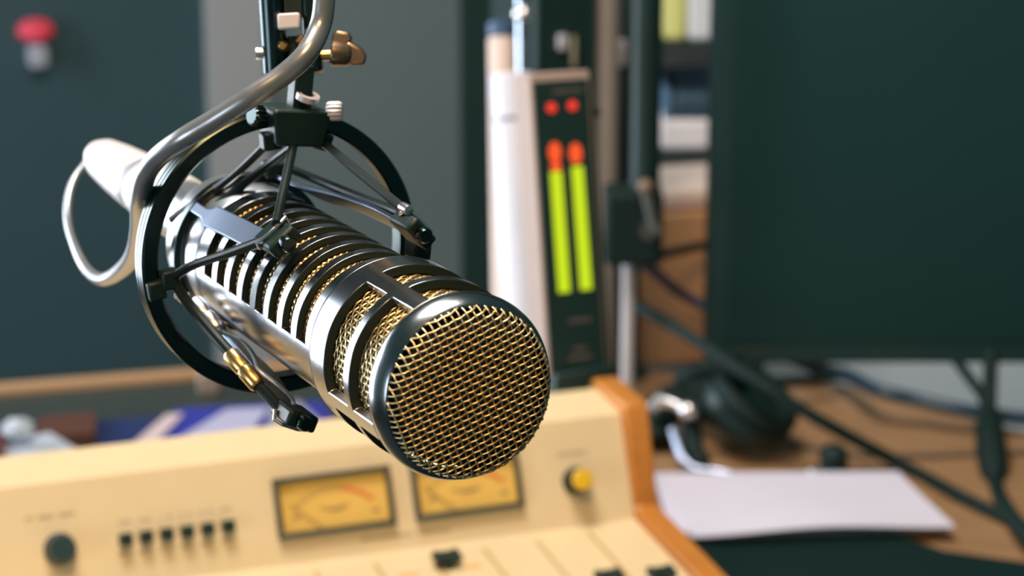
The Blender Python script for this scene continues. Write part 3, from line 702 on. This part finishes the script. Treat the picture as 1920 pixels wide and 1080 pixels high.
# ------------------------------------------------------------------ shelf unit with stacked things, and the cardboard box
SY = 2.38
def shx(px, y=SY): r_ = ray(px, 300); return r_.x*(y/r_.y)
def shz(py, y=SY): r_ = ray(1280, py); return CAMZ + r_.z*(y/r_.y)
shelfm = mat('black_shelf', (0.020, 0.036, 0.033), 0.6)
sx0, sx1 = shx(1180), shx(1420)
t = thing('shelf_unit', 'black open shelf unit between the stand pole and the monitor', 'shelf', Matrix.Translation(((sx0+sx1)/2, SY+0.1, 0)))
hw = (sx1-sx0)/2
mb = MB(); mb.box((-hw, 0.10, 0), (hw, 0.115, 1.45)); mb.build('back_panel', mat('brown_black_panel', (0.12, 0.115, 0.095), 0.6), t)
for sx in (-hw-0.012, hw):
    for sy in (-0.11, 0.103): mb = MB(); mb.box((sx, sy, 0), (sx+0.012, sy+0.012, 1.45)); mb.build('post', shelfm, t)
shelfz = [shz(78), shz(283)]
for z in shelfz + [0.20, 0.46]: mb = MB(); mb.box((-hw, -0.11, z-0.010), (hw, 0.10, z)); mb.build('shelf_board', shelfm, t)
def stackbox(name, label, cat, px0, px1, pyt, pyb, m, y=SY, depth=0.15, bev=0.006, z=None, group=None):
    x0, x1 = shx(px0, y), shx(px1, y); z0_ = shz(pyb, y) if z is None else z; z1_ = shz(pyt, y)
    t_ = MB().box((x0, y, z0_), (x1, y+depth, z1_)).build(name, m, bevel=bev, bseg=3)
    rebase(t_, ((x0+x1)/2, y+depth/2, z0_)); return tag(t_, label, cat, group)
paperw = mat('white_card', (0.86, 0.82, 0.83), 0.6); 
stackbox('white_binder', 'white binder on the highest visible shelf, cut by the top edge', 'binder', 1284, 1395, -110, 78, mat('bluish_white_card', (0.80, 0.83, 0.86), 0.6), z=shelfz[0])
stackbox('yellow_binder', 'pale yellow binder left of the white binder at the top of the shelf', 'binder', 1240, 1283, -110, 78, mat('yellow_card', (0.82, 0.82, 0.28), 0.6), z=shelfz[0])
stackbox('white_box', 'white rounded box on the lower shelf board under a blue box', 'box', 1237, 1400, 224, 283, paperw, z=shelfz[1])
stackbox('blue_box', 'dark blue box lying on the white box on the shelf', 'box', 1258, 1400, 176, 224, mat('dark_blue_card', (0.028, 0.070, 0.100), 0.6), z=shz(224)+0.0005)
stackbox('blue_booklet', 'light blue booklet standing at the left end of the dark blue box', 'booklet', 1243, 1257, 172, 224, mat('light_blue_card', (0.10, 0.20, 0.32), 0.6), z=shz(224)+0.0005, bev=0.002)
# cardboard box
card = mat('brown_cardboard', (0.60, 0.345, 0.18), 0.6, scale=20, vary=0.12); cardl = mat('cardboard_lit', (0.75, 0.46, 0.28), 0.6)
KY = 2.075
bx0 = shx(1210, KY); t = thing('cardboard_box', 'brown cardboard box standing on the desk left of the monitor', 'box', Matrix.Translation((bx0, KY, DZ)) @ Matrix.Rotation(math.radians(16), 4, 'Z'))
zt_ = shz(404, KY)-DZ
mb = MB(); mb.box((0, 0, 0), (0.13, 0.11, zt_)); mb.build('carton', card, t, bevel=0.003)
mb = MB(); mb.box((-0.0115, -0.002, 0), (0.0, 0.11, zt_-0.045)); mb.build('lit_side', cardl, t, bevel=0.002)  # light on the left side put into a paler cardboard colour
o = MB().box((0.008, 0.003, 0), (0.115, 0.10, 0.020)).build('cream_box', mat('cream_card', (0.88, 0.72, 0.64), 0.6), bevel=0.006, bseg=3)
o.matrix_world = t.matrix_world @ Matrix.Translation((0, 0, zt_+0.0005)); tag(o, 'flat cream box lying on top of the brown cardboard box', 'box')

# ------------------------------------------------------------------ monitor
MY = 2.0
mx0 = shx(1331, MY); mzb = shz(682, MY)
scr = mat('dark_screen', (0.010, 0.047, 0.052), 0.5, spec=0.3, scale=3); bez = mat('monitor_bezel', (0.014, 0.052, 0.055), 0.45)
t = thing('computer_monitor', 'large black computer monitor, switched off, filling the right side', 'monitor', Matrix.Translation((mx0+0.42, MY+0.06, DZ)))
ox = -0.42; oz = mzb-DZ; MWd, MH = 0.84, 0.48
mb = MB(); mb.box((ox, -0.06, oz), (ox+MWd, -0.025, oz+MH)); bz = mb.build('bezel', bez, t, bevel=0.003)
mb = MB(); mb.box((ox+0.018, -0.0612, oz+0.020), (ox+MWd-0.018, -0.0598, oz+MH-0.015)); mb.build('screen', scr, t)
mb = MB(); mb.box((-0.035, -0.025, 0.012), (0.035, 0.010, oz+0.15)); mb.build('stand_neck', bez, t, bevel=0.003)
mb = MB(); mb.box((-0.11, -0.08, 0), (0.11, 0.10, 0.012)); mb.build('stand_base', bez, t, bevel=0.003)
x0 = shx(1382, MY)-mx0+ox; z = shz(657, MY)-DZ
mb = MB()
for k in range(8): mb.box((x0+k*0.0042, -0.0610, z-0.0018), (x0+k*0.0042+0.0028, -0.0599, z+0.0018))
mb.build('maker_mark', mat('dim_print', (0.05, 0.07, 0.065), 0.6), bz)

# ------------------------------------------------------------------ paper, pad, headphones, cables
pad = mat('black_pad', (0.004, 0.020, 0.019), 0.8, spec=0.15)
pq = [onZ(x, y, DZ+0.006) for x, y in ((1640, 985), (1770, 1030), (1925, 1052), (2200, 1090), (2300, 1400))]
pl_ = [CM @ Vector((0.10, yy, 0)) for yy in (-0.30, 0.243)]; pq += pl_
mb = MB(); mb.prism([(p.x, p.y) for p in pq], 2, DZ, DZ+0.006)
o = mb.build('desk_pad', pad, bevel=0.002); tag(rebase(o, onZ(1600, 1100, DZ)), 'black flat pad at the lower right corner, partly under the white paper', 'pad')
sheetm = mat('white_paper', (0.72, 0.70, 0.82), 0.7, scale=20, vary=0.02)
def sheet(name, label, quad, z0_, bend, m, cat='paper', group=None, n=14, th=0.0006):
    """Paper sheet whose corners lie at four photo points on height z0_, bent up by bend(u, v)."""
    A, B, C_, D_ = [onZ(x, y, z0_) for x, y in quad]; mb = MB(); vs = []
    for s_ in (0, th):
        for i in range(n+1):
            for j in range(n+1):
                u_2, v_2 = i/n, j/n; p = (A*(1-u_2)+B*u_2)*(1-v_2)+(D_*(1-u_2)+C_*u_2)*v_2; vs.append(p+Vector((0, 0, bend(u_2, v_2)+s_)))
    N = (n+1)**2; fs = []
    for i in range(n):
        for j in range(n):
            a_ = i*(n+1)+j; fs.append((a_+N, a_+n+1+N, a_+n+2+N, a_+1+N)); fs.append((a_, a_+1, a_+n+2, a_+n+1))
    ring = [i*(n+1) for i in range(n+1)] + [n*(n+1)+j for j in range(1, n+1)] + [i*(n+1)+n for i in range(n-1, -1, -1)] + [j for j in range(n-1, 0, -1)]
    for k in range(len(ring)):
        a_, b_ = ring[k], ring[(k+1) % len(ring)]; fs.append((a_, b_, b_+N, a_+N))
    mb.add(vs, fs); o_ = mb.build(name, m, angle=60)
    bm_ = bmesh.new(); bm_.from_mesh(o_.data); bmesh.ops.recalc_face_normals(bm_, faces=bm_.faces); bm_.to_mesh(o_.data); bm_.free()
    c_ = (A+B+C_+D_)/4; return tag(rebase(o_, c_), label, cat, group)
sheet('paper_stack', 'stack of white paper on the desk beside the console cheek', [(1262, 1012), (1776, 996), (1684, 897), (1226, 900)], DZ+0.0065, lambda u, v: 0.0, sheetm, n=4, th=0.006)
sheet('paper_sheet', 'loose white sheet with a curled right corner lying over the paper stack', [(1300, 1008), (1792, 989), (1690, 894), (1232, 897)], DZ+0.0132, lambda u, v: 0.004*(math.sin(PI*u)**2)*(1-v), sheetm)

# headphones
hp = thing('headphones', 'black headphones with shiny metal hinges lying on the desk in front of the monitor', 'headphones', Matrix.Translation(onZ(1370, 850, DZ)))
H0 = hp.matrix_world.translation
foamb = mat('ear_pad_leather', (0.008, 0.022, 0.020), 0.65, spec=0.2, bump=0.2, scale=150)
steel = mat('bluish_steel', (0.34, 0.39, 0.50), 0.42, 1.0)
def cup(px, py, d, dirv, r, nm='ear_cup'):
    c_ = W(px, py, d)-H0; M_ = zto(c_, dirv)
    mb = MB(); mb.lathe([(0, 0), (r*0.7, 0), (r*0.95, 0.004), (r, 0.010), (r*0.96, 0.018), (0, 0.018)], M_, 40); k_ = mb.build(nm, blackp, hp)
    mb = MB(); prof_ = [(r*0.72+r*0.24*math.cos(2*PI*j/12), 0.024+0.009*math.sin(2*PI*j/12)) for j in range(12)]
    mb.lathe(prof_, M_, 40, closed=True); mb.build('ear_pad', foamb, k_); return k_
cup(1388, 785, 1.955, Vector((0.45, -0.25, 0.75)), 0.040)
cup(1345, 745, 2.00, Vector((-0.3, 0.3, 0.9)), 0.031)
mb = MB(); band = spline([W(1262, 806, 1.93)-H0, W(1270, 832, 1.92)-H0, W(1282, 862, 1.91)-H0, W(1306, 880, 1.905)-H0, W(1340, 884, 1.90)-H0, W(1378, 892, 1.895)-H0], 6)
mb.tube(band, 0.0035, 10); mb.build('steel_band', steel, hp)
mb = MB(); band = spline([W(1296, 790, 1.95)-H0, W(1298, 822, 1.93)-H0, W(1304, 852, 1.92)-H0, W(1318, 872, 1.915)-H0], 6); mb.tube(band, 0.0085, 12); mb.build('headband', foamb, hp)
mb = MB(); mb.tube([W(1222, 768, 1.94)-H0, W(1238, 750, 1.94)-H0, W(1262, 756, 1.935)-H0, W(1286, 768, 1.93)-H0], [0.0058, 0.0068, 0.0040, 0.0050], 14); mb.build('hinge', nickel, hp)
mb = MB(); mb.lathe([(0, -0.008)]+[(0.008*math.sin(PI*k/12), -0.008*math.cos(PI*k/12)) for k in range(1, 12)]+[(0, 0.008)], Matrix.Translation(W(1291, 770, 1.92)-H0), 24); mb.build('hinge_ball', nickel, hp)
mb = MB(); mb.tube(spline([W(1238, 830, 1.96)-H0, W(1230, 795, 1.97)-H0, W(1245, 768, 1.98)-H0, W(1290, 748, 1.99)-H0, W(1350, 765, 1.98)-H0, W(1390, 790, 1.97)-H0], 6), 0.016, 12); mb.build('headband_padding', foamb, hp)
mb = MB(); mb.tube(spline([W(1262, 728, 2.02)-H0, W(1290, 712, 2.03)-H0, W(1330, 706, 2.03)-H0], 5), 0.0045, 10); mb.build('slider', mat('blue_steel_dark', (0.16, 0.21, 0.32), 0.35, 1.0), hp)
# jack adaptor standing on the desk
p = onZ(1562, 892, DZ)
t = thing('jack_adaptor', 'small black and silver plug standing on the desk behind the paper', 'plug', Matrix.Translation(p))
MB().lathe([(0, 0), (0.011, 0), (0.0115, 0.004), (0.0115, 0.014), (0.0105, 0.022), (0.006, 0.0255), (0, 0.0255)], None, 28).build('plug_body', blackp, t)
MB().lathe([(0, 0), (0.0035, 0), (0.0035, 0.010), (0, 0.012)], zto((-0.010, -0.004, 0.005), (-1, -0.4, 0)), 16).build('plug_tip', nickel, t)

def deskcable(name, label, pts_, r, m):
    """pts_: photo x, y and either a distance or None for lying on the desk."""
    q = [(W(x, y, d) if d else onZ(x, y, DZ+r)) for x, y, d in pts_]
    o = MB().tube(spline(q, 8), r, 10).build(name, m); c_ = q[len(q)//2]; rebase(o, c_); return tag(o, label, 'cable')
bcab = mat('black_cable', (0.008, 0.024, 0.022), 0.65, spec=0.2); blcab = mat('blue_cable', (0.022, 0.060, 0.100), 0.45); ncab = mat('navy_cable', (0.075, 0.10, 0.22), 0.5)
deskcable('black_cable', 'thick black cable running diagonally from the cardboard box down to the right edge', [(1186, 568, 1.99), (1260, 610, 1.95), (1340, 662, 1.92), (1430, 722, 1.89), (1520, 778, 1.89), (1610, 828, 1.91), (1700, 876, None), (1800, 930, None), (1880, 968, None), (1990, 1020, None)], 0.0052, bcab)
deskcable('blue_cable', 'dark blue cable sagging under the monitor towards the right edge', [(1480, 668, 2.22), (1530, 690, 2.15), (1590, 705, 2.08), (1640, 730, 2.02), (1720, 750, 2.01), (1800, 768, 2.0), (1900, 783, 2.0), (2020, 790, 2.0)], 0.0062, blcab)
deskcable('navy_cable', 'blue cable crossing the cardboard box just below the black clamp', [(1196, 486, 1.98), (1230, 512, 2.05), (1270, 545, 2.12), (1322, 576, 2.14), (1390, 610, 2.145)], 0.0048, ncab)
deskcable('thin_black_cable', 'short dark cable crossing the upper part of the cardboard box', [(1222, 480, 1.99), (1262, 472, 2.08), (1320, 460, 2.13), (1390, 450, 2.14)], 0.0042, bcab)
deskcable('grey_thin_cable', 'thin grey cable on the desk from the headphones towards the right', [(1430, 810, None), (1500, 832, None), (1580, 850, None), (1700, 856, None), (1820, 852, None), (1960, 846, None)], 0.0022, mat('grey_thin', (0.12, 0.10, 0.075), 0.6))
deskcable('dark_lead', 'dark lead under the monitor from the headphones along the rear desk edge', [(1400, 735, 2.03), (1440, 718, 2.05), (1500, 712, 2.07), (1570, 706, 2.09)], 0.0040, bcab)
deskcable('straight_power_lead', 'slanting black lead left of the thick one below the monitor', [(1785, 665, 2.03), (1815, 705, 2.0), (1843, 745, 1.98), (1852, 790, 1.965)], 0.0046, bcab)
q = thing('power_lead', 'black power lead hanging below the monitor with a bulging lump', 'cable', Matrix.Translation(W(1862, 830, 1.95)))
Q0 = q.matrix_world.translation
MB().tube([p-Q0 for p in spline([W(1858, 660, 1.99), W(1856, 720, 1.98), W(1855, 780, 1.965), W(1860, 850, 1.93), W(1868, 910, 1.89), onZ(1885, 950, DZ+.0063), onZ(1925, 1000, DZ+.0175), onZ(2000, 1060, DZ+.0175)], 8)], 0.0062, 12).build('lead', bcab, q)
Mq = zto(W(1852, 775, 1.957)-Q0, W(1865, 905, 1.90)-W(1852, 775, 1.957)); hh = (W(1865, 905, 1.90)-W(1852, 775, 1.957)).length
MB().lathe([(0, 0), (0.007, 0), (0.0115, hh*0.2), (0.0125, hh*0.5), (0.0115, hh*0.8), (0.007, hh), (0, hh)], Mq, 24).build('ferrite_lump', bcab, q)

# ------------------------------------------------------------------ papers on the dark desk at left
bluep = mat('bright_blue_cover', (0.030, 0.040, 0.33), 0.5); navyp = mat('navy_cover', (0.018, 0.032, 0.12), 0.5); lil = mat('lilac_paper', (0.45, 0.45, 0.62), 0.6)
pinkp = mat('pinkish_paper', (0.62, 0.50, 0.50), 0.6); rust = mat('rust_cover', (0.09, 0.034, 0.020), 0.6); palep = mat('pale_bluish_paper', (0.46, 0.52, 0.60), 0.6)
flat = lambda u, v: 0
sheet('navy_folder', 'navy blue folder on the dark desk behind the console', [(182, 850), (360, 835), (350, 785), (182, 796)], DZ+0.001, flat, navyp, 'folder', th=0.004, n=2)
sheet('blue_folder', 'bright blue folder under a pale sheet behind the console', [(250, 850), (640, 815), (600, 760), (330, 775)], DZ+0.0055, flat, bluep, 'folder', th=0.004, n=2)
sheet('pink_strip', 'narrow pinkish white paper strip lying slantwise on the folders', [(245, 836), (290, 832), (345, 776), (312, 778)], DZ+0.0102, flat, pinkp, th=0.0006, n=3)
sheet('lilac_sheet', 'pale lilac sheet on the bright blue folder', [(330, 826), (470, 812), (505, 764), (425, 768)], DZ+0.0102, flat, lil, th=0.0006, n=3)
sheet('grey_lilac_sheet', 'greyish lilac paper under the lower arm tip of the shock mount', [(500, 818), (620, 806), (560, 752), (505, 762)], DZ+0.0102, flat, mat('grey_lilac', (0.30, 0.30, 0.38), 0.6), th=0.0006, n=3)
sheet('rust_folder', 'rust brown folder on the desk left of the navy folder', [(60, 850), (180, 836), (180, 796), (75, 808)], DZ+0.001, flat, rust, 'folder', th=0.012, n=2)
sheet('pale_sheet', 'pale bluish sheet just above the left end of the console', [(-10, 880), (175, 862), (92, 812), (20, 830)], DZ+0.0135, lambda u, v: 0.0, palep, th=0.0008, n=3)
sheet('dark_red_folder', 'dark red folder at the very left edge behind the console', [(-70, 870), (10, 858), (12, 815), (-60, 822)], DZ+0.015, flat, mat('dark_red_cover', (0.09, 0.02, 0.02), 0.6), 'folder', th=0.004, n=2)
# crumpled white tissue
bm = bmesh.new(); bmesh.ops.create_icosphere(bm, subdivisions=3, radius=0.012)
for v in bm.verts: v.co *= random.uniform(0.82, 1.15); v.co.z *= 0.7
me = bpy.data.meshes.new('crumpled_tissue'); bm.to_mesh(me); bm.free(); me.materials.append(palep)
o = bpy.data.objects.new('crumpled_tissue', me); COL.objects.link(o); o.location = onZ(34, 808, DZ+0.026)+Vector((0, 0, 0.002)); tag(o, 'small crumpled pale tissue behind the left end of the console', 'tissue')
# small beige block at the wood edging
p = onZ(392, 742, DZ); o = MB().box((p.x-0.010, p.y, DZ), (p.x+0.010, p.y+0.015, DZ+0.020)).build('cable_block', mat('beige_block', (0.26, 0.21, 0.16), 0.6), bevel=0.003)
tag(rebase(o, p), 'small beige block on the dark desk in front of the wood edging', 'block')
# red lamp on the dark wall
x, z = wall_x(65, 55); u6 = 3.4/FPX
t = thing('signal_lamp', 'small red signal lamp over a pale socket on the dark wall at top left', 'lamp', WF @ Matrix.Translation((x, 0, z)))
MB().lathe([(0, 0), (30*u6, 0), (32*u6, 0.006), (28*u6, 0.016), (16*u6, 0.024), (0, 0.026)], Matrix.Scale(0.62, 4, (0, 0, 1)) @ zto((0, 0, 0), (0, -1, 0)), 32).build('red_lens', mat('red_lens', (0.55, 0.06, 0.10), 0.5, emit=(1, 0.06, 0.10), estr=0.30), t)
MB().box((-16*u6, -0.03, -62*u6), (16*u6, 0.0, -24*u6)).build('socket', mat('pale_socket', (0.42, 0.44, 0.50), 0.5), t, bevel=0.004)
